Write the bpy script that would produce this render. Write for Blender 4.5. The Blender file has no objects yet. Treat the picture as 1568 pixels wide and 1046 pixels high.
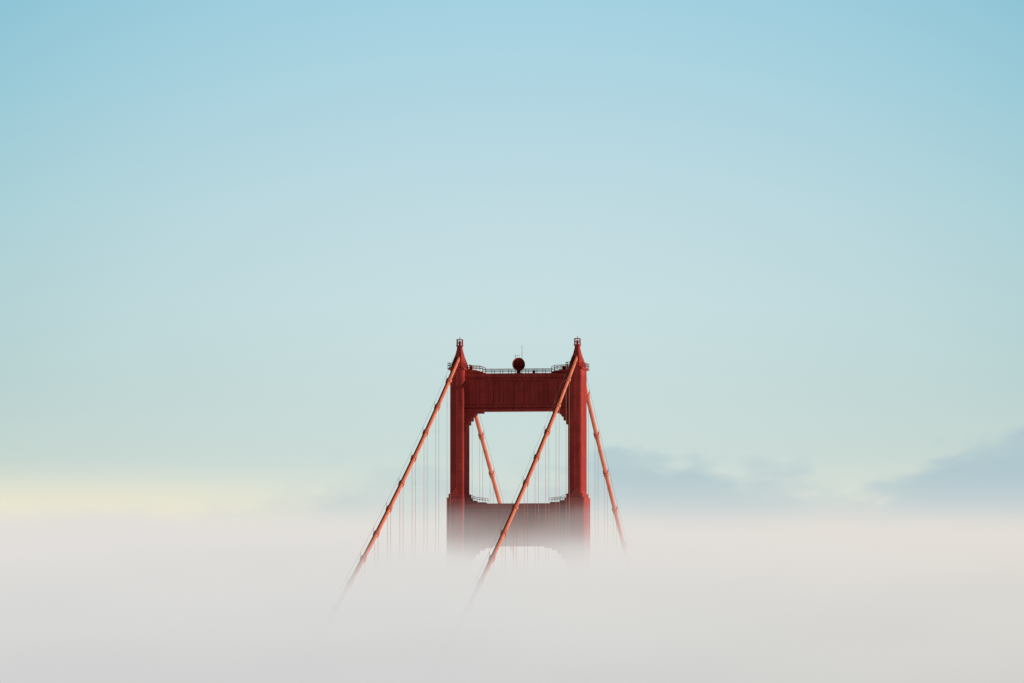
import bpy, bmesh, math
from mathutils import Vector, Matrix
R=math.radians
scn=bpy.context.scene
scn.view_settings.view_transform='Standard'
scn.view_settings.look='None'
scn.view_settings.exposure=0
def lin(c):
    return tuple(((v/255)/12.92 if v/255<=0.04045 else ((v/255+0.055)/1.055)**2.4) for v in c)

# ---------------------------------------------------------------- constants
D=1380.0; PSI=R(9.0); ZC=150.0
HT=225.0
CX=13.7
SUN_AZ=R(3.4); SUN_EL=R(10.0)

# ---------------------------------------------------------------- node helper
class NT:
    def __init__(s,tree): s.t=tree; s.t.nodes.clear()
    def n(s,typ,**kw):
        nd=s.t.nodes.new(typ)
        for k,v in kw.items(): setattr(nd,k,v)
        return nd
    def l(s,a,b): s.t.links.new(a,b)
    def inp(s,sock,v):
        if hasattr(v,'is_output') : s.l(v,sock)
        else: sock.default_value=v
    def m(s,op,a,b=0.0,c=0.0,clamp=False):
        nd=s.n('ShaderNodeMath',operation=op); nd.use_clamp=clamp
        s.inp(nd.inputs[0],a); s.inp(nd.inputs[1],b); s.inp(nd.inputs[2],c)
        return nd.outputs[0]
    def smooth(s,v,a,b,o0=0.0,o1=1.0,kind='SMOOTHSTEP'):
        nd=s.n('ShaderNodeMapRange'); nd.interpolation_type=kind
        s.inp(nd.inputs['Value'],v); s.inp(nd.inputs['From Min'],a); s.inp(nd.inputs['From Max'],b)
        s.inp(nd.inputs['To Min'],o0); s.inp(nd.inputs['To Max'],o1)
        return nd.outputs[0]
    def ramp(s,v,stops,interp='LINEAR'):
        nd=s.n('ShaderNodeValToRGB'); cr=nd.color_ramp; cr.interpolation=interp
        while len(cr.elements)<len(stops): cr.elements.new(0.5)
        for e,(p,c) in zip(cr.elements,stops):
            e.position=p; e.color=(c[0],c[1],c[2],1)
        s.inp(nd.inputs[0],v)
        return nd.outputs[0]
    def scale(s,c,k):
        nd=s.n('ShaderNodeVectorMath',operation='SCALE')
        if hasattr(c,'is_output'): s.l(c,nd.inputs[0])
        else: nd.inputs[0].default_value=c
        s.inp(nd.inputs['Scale'],k); return nd.outputs[0]
    def mix(s,f,a,b,blend='MIX'):
        nd=s.n('ShaderNodeMix',data_type='RGBA',blend_type=blend)
        s.inp(nd.inputs[0],f)
        for sk,v in ((nd.inputs[6],a),(nd.inputs[7],b)):
            if hasattr(v,'is_output'): s.l(v,sk)
            else: sk.default_value=(v[0],v[1],v[2],1)
        return nd.outputs[2]

# ---------------------------------------------------------------- world
w=bpy.data.worlds.new("World"); scn.world=w; w.use_nodes=True
T=NT(w.node_tree)
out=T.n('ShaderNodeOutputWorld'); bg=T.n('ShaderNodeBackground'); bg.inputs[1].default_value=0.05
sky=T.n('ShaderNodeTexSky',sky_type='NISHITA'); sky.sun_disc=False
sky.sun_elevation=SUN_EL; sky.sun_rotation=R(90)+SUN_AZ; sky.altitude=100; sky.air_density=1.0; sky.dust_density=0.5
tc=T.n('ShaderNodeTexCoord'); sep=T.n('ShaderNodeSeparateXYZ'); T.l(tc.outputs['Generated'],sep.inputs[0])
dx,dy,dz=sep.outputs
P=0.16
def st(y,c): return (((1045-y)/9200.0)/P, lin(c))
center=[st(1045,(226,226,216)),st(810,(228,227,217)),st(760,(216,224,216)),st(700,(204,220,216)),st(600,(200,220,219)),
        st(470,(199,222,225)),st(320,(192,219,226)),st(160,(178,214,226)),st(0,(164,209,225)),(1.0,lin((145,200,222)))]
edge=[st(1045,(230,227,213)),st(810,(230,227,213)),st(765,(218,222,209)),st(700,(198,214,208)),st(600,(187,211,210)),
        st(470,(182,211,214)),st(320,(172,209,216)),st(160,(157,203,216)),st(0,(142,196,214)),(1.0,lin((120,185,210)))]
e=T.m('DIVIDE',dz,P,clamp=True)
rc=T.ramp(e,center); re=T.ramp(e,edge)
lat=T.m('ADD',T.m('MULTIPLY',dx,math.cos(PSI)),T.m('MULTIPLY',dy,math.sin(PSI)))
latn=T.m('DIVIDE',lat,0.085)
lf=T.m('MULTIPLY',latn,latn,clamp=True)
haze=T.mix(lf,rc,re)
gl=T.m('MULTIPLY',T.smooth(latn,-0.15,-0.75),T.smooth(dz,0.037,0.027))
haze=T.mix(T.m('MULTIPLY',gl,0.75),haze,lin((240,233,206)))
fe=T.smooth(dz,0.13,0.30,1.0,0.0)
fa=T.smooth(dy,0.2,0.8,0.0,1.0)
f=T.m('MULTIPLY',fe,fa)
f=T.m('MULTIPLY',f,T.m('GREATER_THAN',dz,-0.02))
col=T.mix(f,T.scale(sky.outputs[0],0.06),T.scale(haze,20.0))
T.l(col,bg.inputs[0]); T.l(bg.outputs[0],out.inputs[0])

# ---------------------------------------------------------------- materials
def mat(name): 
    m=bpy.data.materials.new(name); m.use_nodes=True; return m,NT(m.node_tree)
def paint(name,base,var=0.25,rough=0.8,streak=True):
    m,t=mat(name)
    o=t.n('ShaderNodeOutputMaterial'); b=t.n('ShaderNodeBsdfPrincipled')
    g=t.n('ShaderNodeNewGeometry')
    mp=t.n('ShaderNodeMapping'); mp.inputs['Scale'].default_value=(1.2,1.2,0.12) if streak else (1,1,1)
    t.l(g.outputs['Position'],mp.inputs[0])
    n1=t.n('ShaderNodeTexNoise'); n1.inputs['Scale'].default_value=1.0; n1.inputs['Detail'].default_value=5; t.l(mp.outputs[0],n1.inputs[0])
    n2=t.n('ShaderNodeTexNoise'); n2.inputs['Scale'].default_value=0.35; n2.inputs['Detail'].default_value=3; t.l(g.outputs['Position'],n2.inputs[0])
    k=t.m('ADD',t.m('MULTIPLY',n1.outputs[0],0.6),t.m('MULTIPLY',n2.outputs[0],0.4))
    k=t.smooth(k,0.35,0.65,1-var,1+var,'LINEAR')
    sp=t.n('ShaderNodeSeparateXYZ'); t.l(g.outputs['Position'],sp.inputs[0])
    fr=t.m('FRACT',t.m('DIVIDE',sp.outputs[2],3.05))
    seam=t.smooth(fr,0.0,0.05,0.72,1.0,'LINEAR')
    k=t.m('MULTIPLY',k,seam)
    t.l(t.scale(base,k),b.inputs['Base Color'])
    b.inputs['Roughness'].default_value=rough; b.inputs['Specular IOR Level'].default_value=0.02
    t.l(b.outputs[0],o.inputs[0]); return m
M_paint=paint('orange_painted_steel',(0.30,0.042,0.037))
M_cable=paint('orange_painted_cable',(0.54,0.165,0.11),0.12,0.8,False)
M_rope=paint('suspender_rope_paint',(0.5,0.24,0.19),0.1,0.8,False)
M_dark=paint('dark_metal',(0.16,0.07,0.06),0.2,0.8,False)
M_asph=paint('asphalt',(0.05,0.05,0.05),0.2,0.9,False)
M_conc=paint('concrete',(0.32,0.3,0.27),0.2,0.9)

# ---------------------------------------------------------------- mesh helpers
def newbm(): return bmesh.new()
def box(bm,x0,x1,y0,y1,z0,z1,mi=0):
    vs=[bm.verts.new((x,y,z)) for z in (z0,z1) for (x,y) in ((x0,y0),(x1,y0),(x1,y1),(x0,y1))]
    for q in ((3,2,1,0),(4,5,6,7),(0,1,5,4),(1,2,6,5),(2,3,7,6),(3,0,4,7)):
        bm.faces.new([vs[i] for i in q]).material_index=mi
def prism_xy(bm,poly,z0,z1,mi=0):
    a=[bm.verts.new((x,y,z0)) for x,y in poly]; b=[bm.verts.new((x,y,z1)) for x,y in poly]
    n=len(poly)
    for i in range(n):
        bm.faces.new((a[i],a[(i+1)%n],b[(i+1)%n],b[i])).material_index=mi
    bm.faces.new(a[::-1]); bm.faces.new(b)
def prism_xz(bm,poly,y0,y1,mi=0):
    a=[bm.verts.new((x,y0,z)) for x,z in poly]; b=[bm.verts.new((x,y1,z)) for x,z in poly]
    n=len(poly)
    for i in range(n):
        bm.faces.new((a[i],b[i],b[(i+1)%n],a[(i+1)%n])).material_index=mi
    bm.faces.new(a); bm.faces.new(b[::-1])
def rod(bm,p,q,r,seg=6,mi=0,caps=True):
    p=Vector(p);q=Vector(q);d=(q-p).normalized()
    up=Vector((0,0,1)) if abs(d.z)<0.95 else Vector((1,0,0))
    u=d.cross(up).normalized(); v=d.cross(u)
    A=[bm.verts.new(p+(u*math.cos(2*math.pi*i/seg)+v*math.sin(2*math.pi*i/seg))*r) for i in range(seg)]
    B=[bm.verts.new(q+(u*math.cos(2*math.pi*i/seg)+v*math.sin(2*math.pi*i/seg))*r) for i in range(seg)]
    for i in range(seg):
        fc=bm.faces.new((A[i],A[(i+1)%seg],B[(i+1)%seg],B[i])); fc.smooth=True; fc.material_index=mi
    if caps: bm.faces.new(A[::-1]); bm.faces.new(B)
def tube(bm,pts,r,seg=12,mi=0):
    rings=[]
    for i,p in enumerate(pts):
        a=Vector(pts[max(i-1,0)]); b=Vector(pts[min(i+1,len(pts)-1)]); d=(b-a).normalized()
        u=Vector((1,0,0)); v=d.cross(u).normalized()
        rings.append([bm.verts.new(Vector(p)+(u*math.cos(2*math.pi*k/seg)+v*math.sin(2*math.pi*k/seg))*r) for k in range(seg)])
    for A,B in zip(rings,rings[1:]):
        for i in range(seg):
            fc=bm.faces.new((A[i],A[(i+1)%seg],B[(i+1)%seg],B[i])); fc.smooth=True; fc.material_index=mi
def finish(bm,name,mats,parent=None):
    bmesh.ops.recalc_face_normals(bm,faces=bm.faces)
    me=bpy.data.meshes.new(name); bm.to_mesh(me); bm.free()
    for m in mats: me.materials.append(m)
    ob=bpy.data.objects.new(name,me); scn.collection.objects.link(ob)
    if parent: ob.parent=parent
    return ob

bridge=bpy.data.objects.new('suspension_bridge',None); scn.collection.objects.link(bridge)

# ---------------------------------------------------------------- tower
def leg_poly(sx,xi,xo,hd,n=0.42,d=0.8):
    pts=[(xi,-(hd-d)),(xi+n,-(hd-d)),(xi+n,-hd),(xo-n,-hd),(xo-n,-(hd-d)),(xo,-(hd-d)),
         (xo,(hd-d)),(xo-n,(hd-d)),(xo-n,hd),(xi+n,hd),(xi+n,(hd-d)),(xi,(hd-d))]
    pts=[(sx*x,y) for x,y in pts]
    return pts if sx>0 else pts[::-1]
bm=newbm()
secs=[(193.2,221.7,12.15,15.2,4.8),
      (192.3,193.2,12.10,15.55,5.0),
      (156.5,192.3,12.05,15.95,5.25),
      (155.6,156.5,12.0,16.3,5.5),
      (118.5,155.6,11.95,16.7,5.8),
      (117.5,118.5,11.9,17.1,6.2),
      (13.0,117.5,11.8,17.5,6.7)]
for sx in (-1,1):
    for z0,z1,xi,xo,hd in secs:
        prism_xy(bm,leg_poly(sx,xi,xo,hd,0.2,0.5),z0,z1)
    for z0,z1,xi,xo,hd in (secs[0],secs[2],secs[4]):
        for yy in (-hd*0.62,-hd*0.22,hd*0.22,hd*0.62):
            for xa,xb in ((xo-0.01,xo+0.05),(xi-0.05,xi+0.01)):
                a,b=sorted((sx*xa,sx*xb)); box(bm,a,b,yy-0.10,yy+0.10,z0+0.6,z1-1.2)
        for ys in (-1,1):
            a,b=sorted((sx*(xi+xo)/2-0.09,sx*(xi+xo)/2+0.09))
            y0,y1=sorted((ys*(hd-0.01),ys*(hd+0.08)))
            box(bm,a,b,y0,y1,z0+0.6,z1-1.2)
    c=sx*14.0
    prism_xz(bm,[(c-0.9,193.15),(c+0.9,193.15),(c,194.6)],-5.15,-4.85)
XI=12.25
def strut(zt,zb,top_steps,bot_steps,hd=2.1):
    def side(steps,base,sign):
        L=[]; x=0
        for wx,h in steps:
            L.append((-XI+x,base+sign*h)); L.append((-XI+wx,base+sign*h)); x=wx
        return L
    tl=side(top_steps,zt,1)+[(-XI+top_steps[-1][0],zt)]
    bl=side(bot_steps,zb,-1)+[(-XI+bot_steps[-1][0],zb)]
    poly=tl+[(-x,z) for x,z in reversed(tl)]+[(-x,z) for x,z in bl]+list(reversed(bl))
    prism_xz(bm,poly,-hd,hd)
    for ys in (-1,1):
        def bx(x0,x1,z0,z1,t):
            y0,y1=sorted((ys*(hd-0.01),ys*(hd+t))); box(bm,x0,x1,y0,y1,z0,z1)
        H=zt-zb
        bx(-12.1,12.1,zt-0.55,zt-0.02,0.25)
        bx(-12.1,12.1,zb+0.05,zb+0.6,0.25)
        bx(-12.0,12.0,zt-1.5,zt-1.15,0.12)
        bx(-12.0,12.0,zb+1.15,zb+1.45,0.12)
        n=13
        for i in range(n):
            x=-6.9+13.8*i/(n-1)
            bx(x-0.2,x+0.2,zb+H*0.2+0.25,zt-H*0.2-0.25,0.22)
            bx(x-0.34,x+0.34,zb+H*0.2,zb+H*0.2+0.24,0.16)
            bx(x-0.34,x+0.34,zt-H*0.2-0.24,zt-H*0.2,0.16)
        for x in (-10.6,-9.1,9.1,10.6):
            bx(x-0.35,x+0.35,zb+1.5,zt-1.6,0.12)
bot=[(0.35,5.0),(0.9,3.1),(1.5,2.2),(2.0,1.3),(2.4,0.8),(4.0,0.4)]
bot2=[(0.5,6.5),(1.2,4.4),(2.0,3.0),(2.9,1.8),(4.2,0.9),(6.0,0.4)]
top=[(0.3,3.3),(0.8,2.2),(1.3,1.3),(2.4,0.7),(4.6,0.3)]
strut(220.9,212.2,[(2.6,0.85),(3.6,0.6),(4.3,0.3)],bot)
strut(191.0,181.2,top,bot2)
strut(154.5,143.5,top,bot2)
strut(117.0,105.0,top,bot2)
for ya in (-4,4):
    for za,zb_ in ((16,42),(42,68)):
        rod(bm,(-12,ya,za),(12,ya,zb_),0.9,4); rod(bm,(12,ya,za),(-12,ya,zb_),0.9,4)
    rod(bm,(-12,ya,42),(12,ya,42),0.9,4)
def loft(bm,c,rings,mi=0,smooth=False):
    prev=None
    for z,hx,hy in rings:
        k=0.35
        pts=[(-hx,-hy*(1-k)),(-hx*(1-k),-hy),(hx*(1-k),-hy),(hx,-hy*(1-k)),(hx,hy*(1-k)),(hx*(1-k),hy),(-hx*(1-k),hy),(-hx,hy*(1-k))]
        cur=[bm.verts.new((c[0]+x,c[1]+y,z)) for x,y in pts]
        if prev:
            for i in range(8): bm.faces.new((prev[i],prev[(i+1)%8],cur[(i+1)%8],cur[i])).material_index=mi
        else: bm.faces.new(cur[::-1])
        prev=cur
    bm.faces.new(prev)
for sx in (-1,1):
    cx=sx*CX
    box(bm,cx-1.95,cx+1.95,-5.3,5.3,221.7,222.0)
    box(bm,cx-1.7,cx+1.7,-5.0,5.0,222.0,222.25)
    loft(bm,(cx,0),[(222.25,1.6,4.3),(223.0,1.5,3.7),(223.8,1.3,2.9),(224.7,1.02,2.1),(225.6,0.8,1.4),(226.4,0.64,0.95),(227.1,0.56,0.65),(227.35,0.8,0.8),(227.5,0.8,0.8)])
    for ax,ay in ((-.6,-.6),(.6,-.6),(.6,.6),(-.6,.6)):
        rod(bm,(cx+ax,ay,227.5),(cx+ax,ay,228.85),0.08,5)
        rod(bm,(cx+ax,0,227.5),(cx+ax,0,228.85),0.05,5)
    for zz in (228.1,228.85):
        for a,b in (((-.6,-.6),(.6,-.6)),((.6,-.6),(.6,.6)),((.6,.6),(-.6,.6)),((-.6,.6),(-.6,-.6))):
            rod(bm,(cx+a[0],a[1],zz),(cx+b[0],b[1],zz),0.08,5)
    rod(bm,(cx,0,227.5),(cx,0,228.5),0.28,10)
    rod(bm,(cx,0,228.4),(cx,0,229.5),0.06,5)
def rail(bm,pts,h=1.15,step=1.9,r=0.06):
    for p,q in zip(pts,pts[1:]):
        p=Vector(p);q=Vector(q);L=(q-p).length;n=max(1,round(L/step))
        for i in range(n+1):
            a=p.lerp(q,i/n); rod(bm,a,a+Vector((0,0,h)),r,4)
        for hh in (h,h*0.55):
            rod(bm,p+Vector((0,0,hh)),q+Vector((0,0,hh)),r,4)
for ys in (-1,1):
    y=ys*2.0
    rail(bm,[(-7.95,y,220.9),(7.95,y,220.9)],1.0)
    for sx in (-1,1):
        rail(bm,[(sx*8.0,y,221.3),(sx*8.7,y,221.6),(sx*11.7,y,221.75)],1.05,1.4)
        cx=sx*CX
        rail(bm,[(cx-1.9,ys*5.2,222),(cx+1.9,ys*5.2,222)],1.2,1.2,0.06)
        rail(bm,[(cx+sx*1.9,0,222),(cx+sx*1.9,ys*5.2,222)],1.2,1.5,0.06)
        rail(bm,[(cx-sx*1.9,ys*2.2,222),(cx-sx*1.9,ys*5.2,222)],1.2,1.5,0.06)
        rail(bm,[(sx*7.4,ys*2.0,191.3),(sx*10.0,ys*2.0,191.6),(sx*11.4,ys*2.0,192.2)],0.9,1.2,0.04)
box(bm,-11.2,-10.6,-1.2,-0.5,221.7,222.7); box(bm,10.3,11.1,-1,0,221.7,222.5); box(bm,3.4,3.9,-1,0,220.9,221.6)
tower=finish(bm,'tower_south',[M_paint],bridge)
bm=newbm()
prism_xy(bm,[(-26*math.cos(a)*1.0,16*math.sin(a)) for a in [i*math.pi/16 for i in range(32)]],-6,13)
pier=finish(bm,'pier_south',[M_conc],bridge)
t2=bpy.data.objects.new('tower_north',tower.data); scn.collection.objects.link(t2); t2.parent=bridge; t2.location=(0,-1280,0)
p2=bpy.data.objects.new('pier_north',pier.data); scn.collection.objects.link(p2); p2.parent=bridge; p2.location=(0,-1280,0)

# dish on tower crown
bm=newbm()
seg=28
prof=[(0.0,1.25),(0.5,1.2),(0.95,1.0),(1.3,0.65),(1.5,0.15),(1.55,-0.25),(1.45,-0.25),(1.38,0.12),(1.15,0.5),(0.8,0.8),(0.4,0.98),(0.0,1.02)]
rings=[]
for rad,h in prof:
    if rad==0: rings.append([bm.verts.new((0,0,h))])
    else: rings.append([bm.verts.new((rad*math.cos(2*math.pi*i/seg),rad*math.sin(2*math.pi*i/seg),h)) for i in range(seg)])
for A,B in zip(rings,rings[1:]):
    for i in range(seg):
        if len(A)==1: fc=bm.faces.new((A[0],B[i],B[(i+1)%seg]))
        elif len(B)==1: fc=bm.faces.new((A[i],A[(i+1)%seg],B[0]))
        else: fc=bm.faces.new((A[i],A[(i+1)%seg],B[(i+1)%seg],B[i]))
        fc.smooth=True
q=Vector((-0.55,0.83,-0.1)).to_track_quat('Z','Y')
bmesh.ops.rotate(bm,verts=bm.verts,cent=(0,0,0),matrix=q.to_matrix())
bmesh.ops.translate(bm,verts=bm.verts,vec=(0.0,0.0,223.05))
rod(bm,(0,0.2,220.9),(0,0.2,221.8),0.45,10)
rod(bm,(-0.9,0.2,220.95),(0.9,0.2,220.95),0.15,6)
rod(bm,(0.75,0.4,220.9),(0.75,0.4,227.4),0.045,5)
rod(bm,(-0.8,0.4,220.9),(-0.8,0.4,225.2),0.05,5)
rod(bm,(-0.8,0.4,225.1),(0.3,0.4,225.1),0.04,5)
finish(bm,'antenna_dish',[M_paint],bridge)

# ---------------------------------------------------------------- cables
def zn(s): return HT+0.2-0.447*s+0.447/1280*s*s
def zf(s): return HT+0.2-0.58*s+0.12/343*s*s
bm=newbm(); bh=newbm(); bs=newbm()
for sx in (-1,1):
    x=sx*CX
    pts=[(x,s,zf(s)) for s in [343-i*7 for i in range(49)]+[3,1.5]]
    pts+= [(x,0,HT+0.0)]
    pts+=[(x,-s,zn(s)) for s in [1.5,3]+[8*i for i in range(1,160)]+[1277,1278.5]]+[(x,-1280,HT)]
    tube(bm,pts,0.47,14)
    pts=[(x,-1280-s,zf(s)) for s in [0.5,3]+[7*i for i in range(1,50)]]
    tube(bm,pts,0.47,14)
    def band(s,z,fn,sg,off=0):
        a=Vector((x,sg*(s-0.75)+off,fn(s-0.75))); b=Vector((x,sg*(s+0.75)+off,fn(s+0.75)))
        rod(bm,a,b,0.66,12)
        c=(a+b)/2
        for rx in (-0.36,0.36):
            if z-0.3>79: rod(bs,(x+rx,c.y,z-0.2),(x+rx,c.y,78),0.036,5,caps=False)
            rod(bh,(x+rx*1.6,c.y,z+0.3),(x+rx*1.6,c.y,z+1.45),0.035,4)
    for k in range(1,84):
        s=15.24*k
        band(s,zn(s),zn,-1)
    for k in range(1,22):
        s=15.24*k; band(s,zf(s),zf,1); band(s,zf(s),zf,-1,-1280)
    for rx in (-0.58,0.58):
        tube(bh,[(x+rx,-s,zn(s)+1.4) for s in [4]+[15.24*k for k in range(1,84)]],0.025,4)
        tube(bh,[(x+rx,s,zf(s)+1.4) for s in [4]+[15.24*k for k in range(1,22)]],0.025,4)
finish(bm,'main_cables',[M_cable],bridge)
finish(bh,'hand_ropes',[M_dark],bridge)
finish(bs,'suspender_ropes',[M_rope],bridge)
# deck
bm=newbm()
box(bm,-13.2,13.2,-1640,360,75.6,76.4,0)
for x in (-13.5,13.5):
    box(bm,x-0.4,x+0.4,-1640,360,75.8,76.8,0); box(bm,x-0.4,x+0.4,-1640,360,68.2,69,0)
    y=-1640
    i=0
    while y<350:
        a,b=(68.6,76) if i%2==0 else (76,68.6)
        rod(bm,(x,y,a),(x,y+7.62,b),0.25,4); y+=7.62; i+=1
    rail(bm,[(x*0.985,-1640,76.4),(x*0.985,360,76.4)],1.2,7.6,0.05)
finish(bm,'deck_truss',[M_paint],bridge)
bm=newbm(); box(bm,-9.4,9.4,-1640,360,76.41,76.45)
finish(bm,'roadway',[M_asph],bridge)

# ---------------------------------------------------------------- water
m,t=mat('water')
o=t.n('ShaderNodeOutputMaterial'); b=t.n('ShaderNodeBsdfPrincipled'); b.inputs['Base Color'].default_value=(0.015,0.04,0.05,1); b.inputs['Roughness'].default_value=0.15
n=t.n('ShaderNodeTexNoise'); n.inputs['Scale'].default_value=0.15; n.inputs['Detail'].default_value=6
g=t.n('ShaderNodeNewGeometry'); t.l(g.outputs['Position'],n.inputs[0])
bp=t.n('ShaderNodeBump'); bp.inputs['Strength'].default_value=0.5; bp.inputs['Distance'].default_value=1; t.l(n.outputs[0],bp.inputs['Height']); t.l(bp.outputs[0],b.inputs['Normal'])
t.l(b.outputs[0],o.inputs[0])
bm=newbm(); S=40000
bm.faces.new([bm.verts.new(v) for v in ((-S,-S,0),(S,-S,0),(S,S,0),(-S,S,0))])
finish(bm,'water',[m])

# ---------------------------------------------------------------- fog bank (volume, own emission stands in for scattered sunlight)
def volout(t,dens,col):
    o=t.n('ShaderNodeOutputMaterial'); ab=t.n('ShaderNodeVolumeAbsorption'); em=t.n('ShaderNodeEmission'); ad=t.n('ShaderNodeAddShader')
    ab.inputs['Color'].default_value=(0,0,0,1)
    t.inp(ab.inputs['Density'],dens); t.inp(em.inputs['Strength'],dens)
    if hasattr(col,'is_output'): t.l(col,em.inputs['Color'])
    else: em.inputs['Color'].default_value=(*col,1)
    t.l(ab.outputs[0],ad.inputs[0]); t.l(em.outputs[0],ad.inputs[1]); t.l(ad.outputs[0],o.inputs['Volume'])
def volmat(name,rate):
    m,t=mat(name)
    m.cycles.volume_step_rate=rate
    return m,t
def fogmat(name,rate,front):
    m,t=volmat(name,rate)
    g=t.n('ShaderNodeNewGeometry'); sp=t.n('ShaderNodeSeparateXYZ'); t.l(g.outputs['Position'],sp.inputs[0]); X,Y,Z=sp.outputs
    mp=t.n('ShaderNodeMapping'); mp.inputs['Scale'].default_value=(0.028,0.012,0.07) if front else (0.012,0.0022,0.04); t.l(g.outputs['Position'],mp.inputs[0])
    ns=t.n('ShaderNodeTexNoise'); ns.inputs['Scale'].default_value=1.0; ns.inputs['Detail'].default_value=1.5 if front else 2.5; ns.inputs['Roughness'].default_value=0.55
    t.l(mp.outputs[0],ns.inputs[0])
    nz=t.m('MULTIPLY',t.m('SUBTRACT',ns.outputs[0],0.5),20.0 if front else 42.0)
    if front: zp=t.m('ADD',Z,nz)
    else: zp=t.m('ADD',t.m('SUBTRACT',Z,t.m('MULTIPLY',Y,0.0205)),nz)
    d=t.m('MAXIMUM',t.m('SUBTRACT',194.8 if front else 193.5,zp),0.0)
    dens=t.m('MINIMUM',t.m('MULTIPLY',t.m('POWER',d,3.0),3.5e-6),0.06)
    if front:
        fr0=t.m('MAXIMUM',t.m('ADD',t.m('MULTIPLY',t.m('SUBTRACT',Z,171.0),6.5),-172.0),-320.0)
        fr=t.smooth(t.m('SUBTRACT',Y,fr0),-35,45)
        dens=t.m('MULTIPLY',dens,fr)
    hc=t.ramp(t.smooth(zp,148,190,0,1,'LINEAR'),[(0,lin((209,210,209))),(0.4,lin((217,217,215))),(0.75,lin((225,222,219))),(1,lin((228,225,219)))])
    wx=t.smooth(t.m('ADD',X,t.m('MULTIPLY',Y,0.158)),-20,140)
    hc=t.mix(t.m('MULTIPLY',wx,0.8),hc,t.mix(1.0,hc,(1.02,0.985,0.94),'MULTIPLY'))  # sun-side warmth painted into the fog's emission colour
    volout(t,dens,hc)
    return m
def slab(name,m,x0,x1,y0,y1,zb,zt0,zt1):
    bm=newbm()
    vs=[bm.verts.new(v) for v in ((x0,y0,zb),(x1,y0,zb),(x1,y1,zb),(x0,y1,zb),(x0,y0,zt0),(x1,y0,zt0),(x1,y1,zt1),(x0,y1,zt1))]
    for q in ((3,2,1,0),(4,5,6,7),(0,1,5,4),(1,2,6,5),(2,3,7,6),(3,0,4,7)): bm.faces.new([vs[i] for i in q])
    return finish(bm,name,[m],fogroot)
fogroot=bpy.data.objects.new('fog_bank',None); scn.collection.objects.link(fogroot)
slab('fog_edge',fogmat('fog_edge',0.34,True),-700,700,-370,80,2,200,200)
slab('fog_body',fogmat('fog_body',0.7,False),-1500,1300,80.01,2600,2,205,257)

# ---------------------------------------------------------------- distant cloud bank (volume, glows by itself instead of scattering sun)
m,t=volmat('cloud',0.8)
tcn=t.n('ShaderNodeTexCoord'); sp=t.n('ShaderNodeSeparateXYZ'); t.l(tcn.outputs['Object'],sp.inputs[0]); X,Y,Z=sp.outputs
mp=t.n('ShaderNodeMapping'); mp.inputs['Scale'].default_value=(0.012,0.0020,0.028); t.l(tcn.outputs['Object'],mp.inputs[0])
ns=t.n('ShaderNodeTexNoise'); ns.inputs['Scale'].default_value=1.0; ns.inputs['Detail'].default_value=4.5; ns.inputs['Roughness'].default_value=0.6
t.l(mp.outputs[0],ns.inputs[0])
prof=[(-1400,370),(-345,372),(-300,392),(-230,414),(-150,426),(-60,424),(40,428),(144,458),(230,448),(300,436),(400,414),(445,398),(500,414),(560,450),(640,480),(710,504),(1400,520)]
pr=t.ramp(t.smooth(X,-1400,1400,0,1,'LINEAR'),[((x+1400)/2800,((z-300)/300,)*3) for x,z in prof])
ztop=t.m('ADD',t.m('MULTIPLY',pr,300.0),300.0)
ztop=t.m('ADD',ztop,t.m('MULTIPLY',t.m('SUBTRACT',ns.outputs[0],0.5),200.0))
k=t.smooth(t.m('SUBTRACT',ztop,Z),-2,30)
amt=t.ramp(t.smooth(X,-700,700,0,1,'LINEAR'),[(0,(.12,)*3),(0.3,(.4,)*3),(0.5,(.2,)*3),(0.62,(.8,)*3),(0.8,(.45,)*3),(0.9,(.95,)*3),(1,(1.0,)*3)])
yf=t.m('MULTIPLY',t.smooth(Y,-500,-200),t.smooth(Y,200,500,1,0))
dens=t.m('MULTIPLY',t.m('MULTIPLY',k,amt),t.m('MULTIPLY',yf,0.0036))
cc=t.ramp(t.smooth(Z,345,425,0,1,'LINEAR'),[(0,lin((222,219,216))),(0.5,lin((194,207,211))),(1,lin((174,198,206)))])  # warm haze at the base painted into the cloud's glow
volout(t,dens,cc)
bm=newbm(); box(bm,-1400,1400,-500,500,300,575)
cb=finish(bm,'cloud_bank',[m])
cam_loc=Vector((D*math.sin(PSI),-D*math.cos(PSI),ZC))
fwd=Vector((-math.sin(PSI),math.cos(PSI),0))
p=cam_loc+fwd*8000
cb.location=(p.x,p.y,0); cb.rotation_euler=(0,0,PSI)

# ---------------------------------------------------------------- sun
sd=Vector((math.cos(SUN_AZ)*math.cos(SUN_EL),-math.sin(SUN_AZ)*math.cos(SUN_EL),math.sin(SUN_EL)))
ld=bpy.data.lights.new('sun','SUN'); ld.energy=5.0; ld.angle=R(0.5); ld.color=(1.0,0.84,0.68)
lo=bpy.data.objects.new('sun',ld); scn.collection.objects.link(lo); lo.rotation_euler=sd.to_track_quat('Z','Y').to_euler(); lo.location=(300,0,400)

# ---------------------------------------------------------------- camera
cd=bpy.data.cameras.new('camera'); cd.sensor_width=36; cd.lens=36*9200/1568; cd.clip_start=1; cd.clip_end=100000
co=bpy.data.objects.new('camera',cd); scn.collection.objects.link(co); co.location=cam_loc
yaw=PSI+10/9200.0
pitch=math.atan(522/9200)
co.rotation_euler=(math.pi/2+pitch,0,yaw)
scn.camera=co
